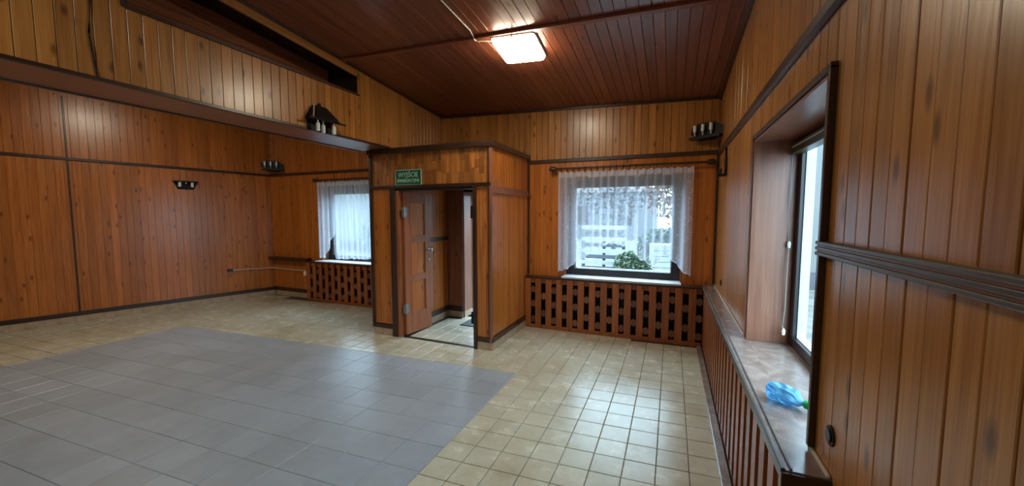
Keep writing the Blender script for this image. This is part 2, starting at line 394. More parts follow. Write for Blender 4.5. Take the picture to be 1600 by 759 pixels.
# ------------------------------------------------------------------ ceiling
mb = MB()
cx0, cx1, cy0, cy1 = -10.6, 1.0, YREAR - 0.1, 5.7
P = [(cx0, cy0), (cx1, cy0), (cx1, cy1), (cx0, cy1)]
mb.hexa([(x, y, ceil(x, y) + 0.016) for x, y in P] + [(x, y, ceil(x, y) + 0.2) for x, y in P])
ceiling = mb.build('ceiling', BACKING, kind=ST, label='dark red-brown boarded ceiling sloping down to the window wall', category='ceiling')
YBAT = 3.33
ldir = Vector((0, 1, -0.089)).normalized(); udir = Vector((1, 0, -0.034)).normalized(); ndir = ldir.cross(udir)
if ndir.z > 0: ndir = -ndir
kl = math.sqrt(1 + 0.089 ** 2)
def ceil_boards(x0, x1, ya, yb, **kw):
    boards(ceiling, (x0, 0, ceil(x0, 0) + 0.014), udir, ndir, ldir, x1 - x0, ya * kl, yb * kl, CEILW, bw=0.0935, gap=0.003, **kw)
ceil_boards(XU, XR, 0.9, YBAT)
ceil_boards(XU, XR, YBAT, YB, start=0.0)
bar((XU + 0.01, YBAT, ceil(XU, YBAT) - 0.012), (XR, YBAT, ceil(XR, YBAT) - 0.012), 0.06, 0.024, CEILW, 'batten', ceiling)
# ------------------------------------------------------------------ back wall
OPR = (-1.42, 0.13, LEDGE, 2.15); OPL = (-6.16, -4.70, LEDGE, 2.15); OPD = (-3.04, -2.10, 0.0, 2.0)
def slab_x(mb, x0, x1, y0, y1, z0, z1, ops):
    xs = sorted({x0, x1} | {o[i] for o in ops for i in (0, 1)})
    for a, b in zip(xs[:-1], xs[1:]):
        m = (a + b) / 2; z = [(z0, z1)]
        for o in ops:
            if o[0] < m < o[1]: z = [(z0, o[2]), (o[3], z1)]
        for p, q in z:
            if q - p > 0.005: mb.box(a, b, y0, y1, p, q)
mb = MB(); slab_x(mb, -7.9, 0.95, YB + 0.014, YB + 0.3, -0.2, 3.5, [OPR, OPL, OPD])
wall_back = mb.build('wall_back', BACKING, kind=ST, label='boarded end wall with two lace-curtained windows', category='wall')
XL = -7.54
def bo(ops, x0): return [(a - x0, b - x0, c, d) for a, b, c, d in ops]
O = (0, YB + 0.014, 0)
boards(wall_back, (XU, O[1], 0), (1, 0, 0), (0, -1, 0), UP, XR - XU, 2.43, lambda u: ceil(XU + u, YB) - 0.004, PINE)
boards(wall_back, (-1.96, O[1], 0), (1, 0, 0), (0, -1, 0), UP, XR + 1.96, 0.70, 2.385, PINE_R, gap=0.0014, ch=0.002, openings=bo([OPR], -1.96))
boards(wall_back, (XL, O[1], 0), (1, 0, 0), (0, -1, 0), UP, -3.8 - XL, 2.455, lambda u: ceil(XL + u, YB) - 0.004, PINE_R)
boards(wall_back, (XL, O[1], 0), (1, 0, 0), (0, -1, 0), UP, -3.8 - XL, 0.17, 2.415, PINE_R, openings=bo([OPL], XL), gap=0.0012, ch=0.0016)
trim_n = [0]
def trim(p0, p1, w, h, label, mat=TRIM, up=UP):
    trim_n[0] += 1
    return bar(p0, p1, w, h, mat, 'trim_%d' % trim_n[0], None, up, kind=ST, label=label, category='trim')
trim((-1.96, YB - 0.012, 2.408), (XR, YB - 0.012, 2.408), 0.024, 0.048, 'dark rail above the right lace-curtained window')
trim((XL, YB - 0.012, 2.436), (-3.8, YB - 0.012, 2.436), 0.024, 0.045, 'dark rail above the window in the left bay')
trim((XU, YB - 0.012, ceil(XU, YB) - 0.015), (XR, YB - 0.012, ceil(XR, YB) - 0.015), 0.024, 0.03, 'dark strip where the end wall meets the ceiling')
trim((XR - 0.014, YB - 0.014, 0.78), (XR - 0.014, YB - 0.014, 2.385), 0.03, 0.03, 'dark corner strip between end wall and right wall', up=(0, 1, 0))
# ------------------------------------------------------------------ right wall
OPW = (1.70, 3.06, LEDGE, 2.15)            # along y
mb = MB(); t = MB(); slab_x(t, YREAR, YB + 0.3, XR + 0.014, 0.774, -0.2, 3.9, [(OPW[0], OPW[1], 0.752, OPW[3])])
mb.add([(y, x, z) for x, y, z in t.v], [tuple(reversed(f)) for f in t.f])
wall_right = mb.build('wall_right', BACKING, kind=ST, label='long boarded side wall with a deep window recess', category='wall')
OX = XR + 0.014
YN = 0.2
boards(wall_right, (OX, YN, 0), (0, 1, 0), (-1, 0, 0), UP, YB - YN, 2.41, lambda u: ceil(XR, YN + u) - 0.004, PINE)
boards(wall_right, (OX, YN, 0), (0, 1, 0), (-1, 0, 0), UP, YB - YN, lambda u: 0.70 if u > 1.50 - YN else 1.545, 2.365, PINE, openings=[(OPW[0] - YN, OPW[1] - YN, 0.69, OPW[3])], bw=0.084)
boards(wall_right, (OX, YN, 0), (0, 1, 0), (-1, 0, 0), UP, 1.70 - YN, 0.02, 1.50, PINE, bw=0.084, start=-0.03)
trim((XR - 0.014, YREAR, 2.388), (XR - 0.014, YB, 2.388), 0.028, 0.046, 'dark rail running along the top of the side wall')
trim((XR - 0.012, YREAR, ceil(XR, YREAR) - 0.02), (XR - 0.012, YB, ceil(XR, YB) - 0.02), 0.024, 0.04, 'dark strip where the side wall meets the ceiling')
# chair rail of three ridges
trim_n[0] += 1
cr = B(XR - 0.022, XR, YN - 0.5, 1.70, 1.505, 1.555).build('trim_%d' % trim_n[0], RAILW, bevel=0.003, kind=ST, label='grey weathered chair rail with three ridges near the window recess', category='trim')
for z in (1.511, 1.530, 1.549): bar((XR - 0.026, YN - 0.5, z), (XR - 0.026, 1.70, z), 0.010, 0.013, RAILW, 'ridge', cr)
for z in (1.5205, 1.5395): bar((XR - 0.0225, YN - 0.5, z), (XR - 0.0225, 1.70, z), 0.003, 0.006, LATT, 'groove', cr, bevel=0)

# ------------------------------------------------------------------ left wall (splayed)
LLEN = 8.8
ang = math.atan2(LD.y, LD.x)
def LP(s, z=0.0, out=0.0): v = L1 + LD * s + LN * out; return (v.x, v.y, z)
mb = MB(); q = [LP(-0.3, -0.2, -0.014), LP(LLEN, -0.2, -0.014), LP(LLEN, -0.2, -0.2), LP(-0.3, -0.2, -0.2)]
mb.hexa(q + [(x, y, 4.1) for x, y, z in q])
wall_left = mb.build('wall_left', BACKING, kind=ST, label='glossy orange-brown boarded wall at the far left', category='wall')
ud = -LD; SB = 4.6
lo_ = LP(SB, 0, -0.014)
trz = lambda s: 2.436 + 0.017 * s
boards(wall_left, lo_, ud, LN, UP, SB, lambda u: trz(SB - u) + 0.02, lambda u: min(3.55, ceil(*LP(SB - u)[:2])) - 0.004, PINE_R, bw=0.088, gap=0.0014, ch=0.002)
boards(wall_left, lo_, ud, LN, UP, SB, 0.16, lambda u: trz(SB - u) - 0.02, PINE_R, bw=0.088, gap=0.0012, ch=0.0016)
trim(LP(0, trz(0), 0.012), LP(SB, trz(SB), 0.012), 0.024, 0.04, 'dark horizontal rail across the far left wall')
trim(LP(2.71, 0.17, 0.006), LP(2.71, 3.4, 0.006), 0.02, 0.022, 'thin vertical batten on the far left wall', up=(LN.x, LN.y, 0))
bl = empty('baseboard_left', LP(0), kind=ST, label='dark strip over pale skirting tiles along the far left wall', category='baseboard')
def skirt(parent, p0, p1, nrm, n, h=0.1, dark=(0.1, 0.165)):
    p0, p1, nrm = Vector(p0), Vector(p1), Vector(nrm); inv = parent.matrix_basis.inverted()
    d = (p1 - p0); L_ = d.length; d.normalize(); w = L_ / n
    for i in range(n):
        a = p0 + d * (i * w + 0.001) + nrm * 0.008; b = p0 + d * ((i + 1) * w - 0.001) + nrm * 0.008
        bar(inv @ (a + Vector((0, 0, h / 2))), inv @ (b + Vector((0, 0, h / 2))), 0.016, h, SKIRT, 'skirting_tile', parent, bevel=0.0015)
    bar(inv @ (p0 + nrm * 0.011 + Vector((0, 0, sum(dark) / 2))), inv @ (p1 + nrm * 0.011 + Vector((0, 0, sum(dark) / 2))), 0.022, dark[1] - dark[0], TRIM, 'base_strip', parent)
bpy.context.view_layer.update()
skirt(bl, LP(0.02), LP(SB), LN, 15)
bb = empty('baseboard_back', (-7.0, YB, 0), kind=ST, label='pale skirting tiles below dark strip in the left bay corner', category='baseboard')
bpy.context.view_layer.update()
skirt(bb, (-7.5, YB, 0), (-6.45, YB, 0), (0, -1, 0), 4)
# rear wall (behind the viewer)
B(-10.6, 0.95, YREAR - 0.2, YREAR, -0.2, 4.1).build('wall_rear', PINE, kind=ST, label='boarded wall behind the viewer', category='wall')

# ------------------------------------------------------------------ dropped header wall with the recess
HY0, HY1 = 1.48, 3.56
def hz(y): return ceil(XU, y) - 0.095
mb = MB()
def slopebox(x0, x1, y0, y1, z0, z1f, z0f=None):
    z0f = z0f or (lambda x, y: z0)
    P = [(x0, y0), (x1, y0), (x1, y1), (x0, y1)]
    mb.hexa([(x, y, z0f(x, y)) for x, y in P] + [(x, y, z1f(x, y)) for x, y in P])
ct = lambda x, y: ceil(x, y) + 0.02
slopebox(XU - 0.03, XU - 0.014, YREAR, HY0, ZB, ct); slopebox(XU - 0.03, XU - 0.014, HY1, YB + 0.02, ZB, ct)
slopebox(XU - 0.03, XU - 0.014, HY0, HY1, ZB, lambda x, y: 3.055)
slopebox(XU - 0.03, XU - 0.014, HY0, HY1, 0, ct, lambda x, y: hz(y))
slopebox(XU2, XU2 + 0.02, YREAR, YB + 0.02, ZB, ct)
slopebox(XU2 + 0.02, XU - 0.03, HY0 - 0.02, HY0, 3.04, ct); slopebox(XU2 + 0.02, XU - 0.03, HY1, HY1 + 0.02, 3.04, ct)
wall_header = mb.build('wall_header', BACKING, kind=ST, label='dropped boarded beam wall between the hall and the left bay', category='wall')
YH0 = 0.55
boards(wall_header, (XU - 0.014, YH0, 0), (0, 1, 0), (1, 0, 0), UP, YB - YH0, ZB + 0.005, lambda u: ceil(XU, YH0 + u) - 0.004, PINE, bw=0.0845,
       openings=[(HY0 - YH0, HY1 - YH0, 3.055, 9)])
# header board over the recess, recess lining, soffit
bar((XU - 0.008, HY0, ceil(XU, HY0) - 0.05), (XU - 0.008, HY1, ceil(XU, HY1) - 0.05), 0.016, 0.09, PINE, 'header_board', wall_header)
n = 6
for i in range(n):
    z0, z1 = 3.06 + 0.075 * i, 3.06 + 0.075 * (i + 1) - 0.003
    bar((XU2 + 0.03, HY0, (z0 + z1) / 2), (XU2 + 0.03, HY1, (z0 + z1) / 2), 0.016, z1 - z0, DOORW, 'recess_board', wall_header)
B(XU2 + 0.02, XU - 0.03, HY0, HY1, 3.035, 3.05).build('recess_floor', CEILW, wall_header)
bar((XU + 0.006, HY0 - 0.02, 3.055), (XU + 0.006, HY1 + 0.01, 3.055), 0.024, 0.022, TRIM, 'recess_strip', wall_header)
bar((XU + 0.006, HY0 - 0.012, 3.05), (XU + 0.006, HY0 - 0.012, 3.5), 0.024, 0.03, TRIM, 'recess_strip', wall_header, up=(0, 1, 0))
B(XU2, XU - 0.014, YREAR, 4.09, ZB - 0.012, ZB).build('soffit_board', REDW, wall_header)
bar((XU - 0.006, YREAR, ZB + 0.002), (XU - 0.006, 4.1, ZB + 0.002), 0.03, 0.026, TRIM, 'beam_strip', wall_header)
bar((XU2 + 0.004, YREAR, ZB - 0.014), (XU2 + 0.004, 4.09, ZB - 0.014), 0.03, 0.018, TRIM, 'beam_strip', wall_header)
trim((XU + 0.012, YREAR, ceil(XU, YREAR) - 0.012), (XU + 0.012, YB, ceil(XU, YB) - 0.012), 0.024, 0.024, 'dark strip along the ceiling above the beam wall')

# ------------------------------------------------------------------ vestibule
PX0, PX1, PY, PT = -3.79, -1.965, 4.075, 2.49
mb = MB()
mb.box(PX0 + 0.02, -3.40, PY + 0.014, PY + 0.07, 0, PT); mb.box(-2.16, PX1 - 0.014, PY + 0.014, PY + 0.07, 0, PT); mb.box(-3.40, -2.16, PY + 0.014, PY + 0.07, 1.99, PT)
mb.box(PX1 - 0.07, PX1 - 0.014, PY + 0.07, YB, 0, PT)
mb.box(PX0 + 0.014, -3.335, PY + 0.07, YB + 0.014, 0, PT)
mb.box(-3.335, -3.04, 5.26, YB + 0.014, 0, PT)
mb.box(PX0, PX1, PY, YB, PT, PT + 0.03)
vest = mb.build('wall_vestibule', BACKING, kind=ST, label='boarded entrance vestibule box with open door below green exit sign', category='vestibule')
cutr = {}
def lint_cuts(m):
    k = round(m, 2)
    if k not in cutr: cutr[k] = [random.uniform(2.12, 2.22), random.uniform(2.28, 2.4)] if random.random() < 0.75 else [random.uniform(2.15, 2.38)]
    return cutr[k]
F = (0, -1, 0); fo = PY + 0.014
boards(vest, (PX0 + 0.01, fo, 0), (1, 0, 0), F, UP, PX1 - PX0 - 0.02, 2.03, 2.45, PINE_V, bw=0.066, cuts=lint_cuts, gap=0.003)
boards(vest, (PX0 + 0.03, fo, 0), (1, 0, 0), F, UP, -3.45 - PX0 - 0.03, 0.16, 1.99, PINE_R, bw=0.105)
boards(vest, (-2.165, fo, 0), (1, 0, 0), F, UP, PX1 + 2.165 - 0.03, 0.16, 1.99, PINE_R, bw=0.062)
so = PX1 - 0.014
boards(vest, (so, PY + 0.03, 0), (0, 1, 0), (1, 0, 0), UP, YB - PY - 0.03, 0.17, 1.905, PINE_R, bw=0.09, gap=0.0012, ch=0.0016)
boards(vest, (so, PY + 0.03, 0), (0, 1, 0), (1, 0, 0), UP, YB - PY - 0.03, 1.99, 2.45, PINE_R, bw=0.09, gap=0.0012, ch=0.0016)
boards(vest, (-3.335, PY + 0.1, 0), (0, 1, 0), (1, 0, 0), UP, 5.25 - PY - 0.1, 0.18, 1.24, PINE_R, bw=0.085)
boards(vest, (-3.335, PY + 0.1, 0), (0, 1, 0), (1, 0, 0), UP, 5.25 - PY - 0.1, 1.3, 2.45, PINE_R, bw=0.085)
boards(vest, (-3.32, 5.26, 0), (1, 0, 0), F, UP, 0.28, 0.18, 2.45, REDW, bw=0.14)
def vb(p0, p1, w, h, mat=TRIM, name='trim_strip', up=UP): return bar(p0, p1, w, h, mat, name, vest, up)
vb((PX0 - 0.02, PY - 0.012, 2.475), (PX1 + 0.03, PY - 0.012, 2.475), 0.05, 0.06)
vb((PX1 + 0.008, PY - 0.03, 2.475), (PX1 + 0.008, YB, 2.475), 0.05, 0.06)
vb((PX0, PY - 0.012, 2.008), (PX1, PY - 0.012, 2.008), 0.026, 0.042)
vb((PX0 + 0.015, PY - 0.008, 0.1), (PX0 + 0.015, PY - 0.008, 2.45), 0.036, 0.03, up=(0, 1, 0))
vb((PX1 - 0.006, PY - 0.006, 0.1), (PX1 - 0.006, PY - 0.006, 2.45), 0.036, 0.036, REDW, up=(0, 1, 0))
vb((PX1 - 0.03, PY - 0.006, 0.1), (PX1 - 0.03, PY - 0.006, 2.45), 0.016, 0.03, up=(0, 1, 0))
vb((PX1 + 0.012, YB - 0.02, 0.78), (PX1 + 0.012, YB - 0.02, 2.45), 0.03, 0.034, up=(0, 1, 0))
vb((PX1 + 0.004, PY + 0.02, 1.948), (PX1 + 0.004, YB, 1.948), 0.024, 0.085, REDW, 'mid_rail')
vb((-3.41, PY - 0.006, 0.0), (-3.41, PY - 0.006, 1.99), 0.08, 0.03, name='door_post', up=(0, 1, 0))
vb((-3.345, PY + 0.03, 0.0), (-3.345, PY + 0.03, 1.96), 0.05, 0.07, DOORW, 'door_jamb', up=(0, 1, 0))
vb((-2.185, PY + 0.02, 0.0), (-2.185, PY + 0.02, 1.99), 0.045, 0.09, name='door_post', up=(0, 1, 0))
vb((-3.37, PY + 0.035, 1.972), (-2.2, PY + 0.035, 1.972), 0.07, 0.03, name='door_head')
vb((-3.315, PY + 0.1, 1.27), (-3.315, 5.25, 1.27), 0.022, 0.055, name='mid_rail')
vb((-3.3, PY + 0.035, 0.004), (-2.2, PY + 0.035, 0.004), 0.05, 0.008, BLACK, 'threshold')
skirt(vest, (PX0 + 0.01, PY + 0.004, 0), (-3.45, PY + 0.004, 0), F, 2, 0.1, (0.1, 0.15))
skirt(vest, (-2.16, PY + 0.004, 0), (PX1 + 0.012, PY + 0.004, 0), F, 1, 0.1, (0.1, 0.16))
skirt(vest, (PX1 - 0.004, PY, 0), (PX1 - 0.004, 5.18, 0), (1, 0, 0), 5, 0.1, (0.1, 0.165))
skirt(vest, (-3.325, PY + 0.12, 0), (-3.325, 5.25, 0), (1, 0, 0), 5, 0.1, (0.1, 0.18))
skirt(vest, (-3.31, 5.25, 0), (-3.04, 5.25, 0), F, 1, 0.1, (0.1, 0.18))
for z in (0.39, 1.68):
    B(-2.235, -2.205, PY - 0.03, PY + 0.02, z - 0.075, z + 0.075).build('post_hinge', BLACK, vest, bevel=0.004)
# exit opening in the end wall: jambs and a white frame
d2 = empty('door_2', (-2.57, YB + 0.25, 0), kind=ST, label='open white-framed exterior doorway at the back of the vestibule', category='doorway')
def db(p0, p1, w, h, mat, name): return bar(Vector(p0) - d2.location, Vector(p1) - d2.location, w, h, mat, name, d2, (0, 1, 0))
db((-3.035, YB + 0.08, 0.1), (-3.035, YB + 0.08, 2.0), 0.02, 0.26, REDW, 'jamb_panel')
db((-3.035, YB + 0.08, 0), (-3.035, YB + 0.08, 0.1), 0.026, 0.26, SKIRT, 'skirting_tile')
db((-3.012, YB + 0.25, 0), (-3.012, YB + 0.25, 2.0), 0.03, 0.06, WHITE, 'frame_post')
db((-2.13, YB + 0.25, 0), (-2.13, YB + 0.25, 2.0), 0.07, 0.07, WHITE, 'frame_post')
B(-0.5, 0.5, -0.035, 0.035, 1.95, 2.02).build('frame_head', WHITE, d2)
dm = MB(); dm.box(-2.88, -2.3, 4.86, 5.2, 0.0, 0.012)
dm.build('doormat', MATM, bevel=0.003, label='small dark rubber doormat inside the vestibule', category='doormat')

# door leaf (left, standing open into the vestibule) and its twin
def leaf(name, hinge, ang, flip, label, knob):
    r = empty(name, hinge, ang, kind=ST, label=label, category='door')
    w, t, h = 0.51, 0.042, 1.945; z0 = 0.02
    sg = -1 if flip else 1
    x = lambda a: sg * a
    def bx(nm, a, b, c, d, mat=DOORW, tt=t, **k):
        return B(min(x(a), x(b)), max(x(a), x(b)), -tt / 2, tt / 2, c, d).build(nm, mat, r, bevel=0.003, **k)
    bx('stile', 0, 0.105, z0, h); bx('stile', w - 0.105, w, z0, h)
    zs = [z0, 0.29, 0.76, 0.80, 1.27, 1.33, 1.81, h]
    pans = [(0.29, 0.755), (0.815, 1.285), (1.345, 1.82)]
    prev = z0
    for a, b in pans:
        bx('rail', 0.105, w - 0.105, prev, a); prev = b
        pn = bx('panel', 0.105, w - 0.105, a, b, PINE_R, 0.014)
        for s_ in (-1, 1):
            y = s_ * 0.016
            for p0, p1, up in (((x(0.105), y, a + 0.008), (x(w - 0.105), y, a + 0.008), UP), ((x(0.105), y, b - 0.008), (x(w - 0.105), y, b - 0.008), UP),
                               ((x(0.113), y, a), (x(0.113), y, b), (0, 1, 0)), ((x(w - 0.113), y, a), (x(w - 0.113), y, b), (0, 1, 0))):
                bar(p0, p1, 0.014, 0.016, DOORW, 'moulding', pn, up)
    bx('rail', 0.105, w - 0.105, prev, h)
    if knob:
        for s_ in (-1, 1):
            k = MB(); k.tube([(w - 0.045, s_ * 0.02, 1.14), (w - 0.045, s_ * 0.026, 1.14), (w - 0.045, s_ * 0.03, 1.14), (w - 0.045, s_ * 0.05, 1.14), (w - 0.045, s_ * 0.06, 1.14), (w - 0.045, s_ * 0.078, 1.14), (w - 0.045, s_ * 0.084, 1.14)], 0, 14, rad=[0.026, 0.026, 0.011, 0.011, 0.024, 0.025, 0.016])
            k.build('knob', STEEL, r, True, label='round steel knob')
            e = MB(); e.tube([(w - 0.045, s_ * 0.018, 1.0), (w - 0.045, s_ * 0.028, 1.0)], 0.022, 14)
            lk = e.build('lock_plate', STEEL, r, True)
            B(w - 0.048, w - 0.042, s_ * 0.0285 - 0.002, s_ * 0.0285 + 0.002, 0.985, 1.008).build('keyhole', BLACK, lk)
    for z in (0.385, 1.68):
        e = MB(); e.tube([(x(-0.012), -0.032, z - 0.07), (x(-0.012), -0.032, z + 0.07)], 0.014, 10)
        e.box(min(x(-0.05), x(0.05)), max(x(-0.05), x(0.05)), -0.028, -0.022, z - 0.06, z + 0.06)
        e.build('hinge', STEEL, r, True, label='steel barrel hinge')
    return r
leaf('door_1', (-3.29, PY + 0.05, 0), math.radians(84), False, 'reddish wooden door leaf with three panels standing open into the vestibule', True)
leaf('door_3', (-2.215, PY + 0.05, 0), math.radians(-84), True, 'twin door leaf folded back behind the right door post', False)

# ------------------------------------------------------------------ windows
def window(name, x0, x1, z0, z1, fw, label, d=0.07):
    """built facing -y at y=0, x across; frame with sash and pane"""
    r = empty(name, kind=ST, label=label, category='window')
    B(x0, x0 + fw, -d / 2, d / 2, z0, z1).build('frame', FRAME, r, bevel=0.004); B(x1 - fw, x1, -d / 2, d / 2, z0, z1).build('frame', FRAME, r, bevel=0.004)
    B(x0 + fw, x1 - fw, -d / 2, d / 2, z0, z0 + fw * 0.8).build('frame', FRAME, r, bevel=0.004); B(x0 + fw, x1 - fw, -d / 2, d / 2, z1 - fw, z1).build('frame', FRAME, r, bevel=0.004)
    B(x0 + fw - 0.01, x1 - fw + 0.01, d / 2 - 0.012, d / 2 - 0.006, z0 + fw * 0.8 - 0.01, z1 - fw + 0.01).build('pane', GLASS, r)
    q = MB(); e = 0.012
    ya, yb = d / 2, d / 2 + 0.05
    q.box(x0 + fw - 0.02, x0 + fw + e, ya, yb, z0 + 0.06, z1 - fw); q.box(x1 - fw - e, x1 - fw + 0.02, ya, yb, z0 + 0.06, z1 - fw)
    q.box(x0 + fw + e, x1 - fw - e, ya, yb, z0 + 0.06, z0 + fw * 0.8 + e * 0.5)
    q.build('outer_frame', FRAMEL, r)
    return r
w1 = window('window_1', OPR[0], OPR[1], LEDGE, 2.15, 0.12, 'dark-framed window behind the lace curtain on the end wall'); w1.location = (0, 5.49, 0)
w2 = window('window_2', OPL[0], OPL[1], LEDGE, 2.15, 0.12, 'dark-framed window behind the lace curtain in the left bay'); w2.location = (0, 5.49, 0)
w3 = window('window_3', -OPW[1], -OPW[0], LEDGE, 2.15, 0.085, 'tall bright window in the deep recess of the side wall', 0.024); w3.location = (0.762, 0, 0); w3.rotation_euler = (0, 0, -math.pi / 2)
# reveals
def rv(parent, mat, *a, name='reveal_panel'): return B(*a).build(name, mat, parent, bevel=0.002)
for (a, b, c, d) in (OPR, OPL):
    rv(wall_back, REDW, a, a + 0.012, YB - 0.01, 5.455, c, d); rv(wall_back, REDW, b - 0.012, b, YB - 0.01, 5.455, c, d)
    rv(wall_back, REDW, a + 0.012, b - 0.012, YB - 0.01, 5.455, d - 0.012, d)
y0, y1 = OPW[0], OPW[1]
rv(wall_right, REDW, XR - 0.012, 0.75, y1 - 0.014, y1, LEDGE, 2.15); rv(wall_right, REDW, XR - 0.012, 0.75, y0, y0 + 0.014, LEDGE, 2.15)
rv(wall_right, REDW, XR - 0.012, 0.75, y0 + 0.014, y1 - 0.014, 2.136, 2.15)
for p0, p1, up in (((XR - 0.012, y0 - 0.012, 0.79), (XR - 0.012, y0 - 0.012, 2.165), (0, 1, 0)), ((XR - 0.012, y1 + 0.012, 0.79), (XR - 0.012, y1 + 0.012, 2.165), (0, 1, 0)), ((XR - 0.012, y0 - 0.024, 2.165), (XR - 0.012, y1 + 0.024, 2.165), UP)):
    bar(p0, p1, 0.024, 0.024, TRIM if p0[1] < 2 or up == UP else REDW, 'edge_strip', wall_right, up)
# pale worn spot on the reveal, blind cassette with cord
bl_ = empty('roller_blind', (0.74, 2.4, 2.07), label='rolled-up blind cassette at the top of the side window', category='blind')
c = MB(); c.prism([(-0.035, -0.03), (0.03, -0.03), (0.035, 0.02), (0.0, 0.045), (-0.03, 0.035)], -0.66, 0.635, 'y')
c.build('cassette', BLINDM, bl_, bevel=0.004)
B(-0.041, -0.035, -0.66, 0.6, 0.008, 0.014).build('edge_line', FRAMEL, bl_)
k = MB(); k.tube([(-0.02, 0.62, -0.03), (-0.025, 0.615, -0.3), (-0.02, 0.625, -0.6), (-0.03, 0.6, -0.85), (-0.025, 0.62, -1.05), (-0.04, 0.6, -1.16), (-0.03, 0.585, -1.22)], 0.003, 6)
cd_ = k.build('cord', CORDM, bl_, True)
for p in ((-0.022, 0.62, -0.62), (-0.034, 0.592, -1.2)):
    e = MB(); e.tube([(p[0], p[1], p[2] + 0.025), (p[0], p[1], p[2] + 0.01), (p[0], p[1], p[2] - 0.02)], 0, 8, rad=[0.004, 0.012, 0.009]); e.build('cord_tassel', WHITE, cd_, True)

# ------------------------------------------------------------------ radiator covers and ledges
slat_me = B(-0.0425, 0.0425, -0.015, 0.015, 0, 0.68).mesh('slat', LATT)
slat_thick = B(-0.0425, 0.0425, -0.025, 0.025, 0, 0.68).mesh('slat', LATT)
hexp = [(0, -0.052), (0.033, -0.03), (0.038, 0), (0.033, 0.03), (0, 0.052), (-0.033, 0.03), (-0.038, 0), (-0.033, -0.03)]
bead_me = MB().prism(hexp, -0.014, 0.014).mesh('bead', BEADW)
dowel_me = B(-0.047, 0.047, -0.008, 0.008, -0.007, 0.007).mesh('dowel', BEADW)
def cover(name, loc, rz, length, pitch, label, first=0.045, phase=0, sm=slat_me):
    r = empty(name, loc, rz, label=label, category='radiator cover', group='slatted radiator covers')
    B(0, length, -0.012, 0.012, 0.0, 0.055).build('bottom_rail', LATT, r, bevel=0.002)
    B(0, length, 0.012, 0.03, 0.66, 0.735).build('top_rail', LATT, r, bevel=0.002)
    B(0, length, 0.085, 0.09, 0.0, 0.72).build('back_panel', BLACK, r)
    x = first; k = phase
    while x < length - 0.02:
        put('slat', sm, r, Matrix.Translation((x, -0.002, 0.05)))
        xm = x + pitch / 2
        if xm < length - 0.03:
            for z in ((0.57, 0.36, 0.13) if k % 2 == 0 else (0.475, 0.225)):
                b = put('bead', bead_me, r, Matrix.Translation((xm, 0.0, z)))
                put('dowel', dowel_me, b, Matrix.Identity(4))
        x += pitch; k += 1
    return r
YC = 5.19
cover('radiator_cover', (-1.955, YC, 0), 0, 2.33, 0.1555, 'slatted radiator cover below the right lace-curtained window')
cover('radiator_cover', (-6.44, YC, 0), 0, 2.64, 0.157, 'slatted radiator cover below the window in the left bay', phase=1)
cover('radiator_cover', (0.41, 5.17, 0), -math.pi / 2, 3.66, 0.155, 'long slatted radiator cover running along the side wall', first=0.06, sm=slat_thick)
B(0.325, 0.38, 1.5, 5.15, 0.0, 0.022).build('plinth_board', LEDGEW, bevel=0.004, label='flat wooden strip on the floor along the side radiator cover', category='plinth')
lb = B(-1.95, 0.369, 5.165, YB + 0.12, 0.735, 0.757).build('window_ledge', TRIM, bevel=0.004, label='dark ledge with white sill on the right end-wall cover', category='window sill')
B(OPR[0], OPR[1], 5.185, 5.455, 0.757, LEDGE + 0.002).build('white_sill', WSILL, lb, bevel=0.003)
lb = B(-6.46, -3.80, 5.165, YB + 0.12, 0.735, 0.757).build('window_ledge', TRIM, bevel=0.004, label='dark ledge with white sill in the left bay', category='window sill')
B(OPL[0] - 0.05, OPL[1], 5.172, 5.455, 0.757, LEDGE + 0.002).build('white_sill', WSILL, lb, bevel=0.003)
B(-7.54, -6.47, 5.2, YB, 0.735, 0.80).build('corner_shelf', TRIM, bevel=0.004, label='short dark wooden shelf in the corner of the left bay', category='shelf')
rl = B(0.385, XR + 0.002, 1.515, 5.305, LEDGE - 0.022, LEDGE).build('window_ledge', LEDGEW,  label='long worn brown ledge along the side wall below its window', category='window sill')
rl['group'] = 'window ledges'
B(XR + 0.002, 0.75, 1.70, 3.06, LEDGE - 0.022, LEDGE).build('recess_sill', LEDGEW, rl)
bar((0.378, 1.515, LEDGE - 0.018), (0.378, 5.3, LEDGE - 0.018), 0.014, 0.045, RAILW, 'front_edge', rl)
bar((0.402, 1.515, LEDGE + 0.003), (0.402, 5.3, LEDGE + 0.003), 0.008, 0.007, RAILW, 'edge_bead', rl)
bar((XR - 0.009, 3.08, LEDGE + 0.005), (XR - 0.009, 5.3, LEDGE + 0.005), 0.012, 0.01, IVORY, 'wall_bead', rl)
bar((XR - 0.009, 1.515, LEDGE + 0.005), (XR - 0.009, 1.69, LEDGE + 0.005), 0.012, 0.01, IVORY, 'wall_bead', rl)
bar((0.37, 1.508, 0.735), (XR, 1.508, 0.735), 0.014, 0.07, TRIM, 'end_cap', rl)

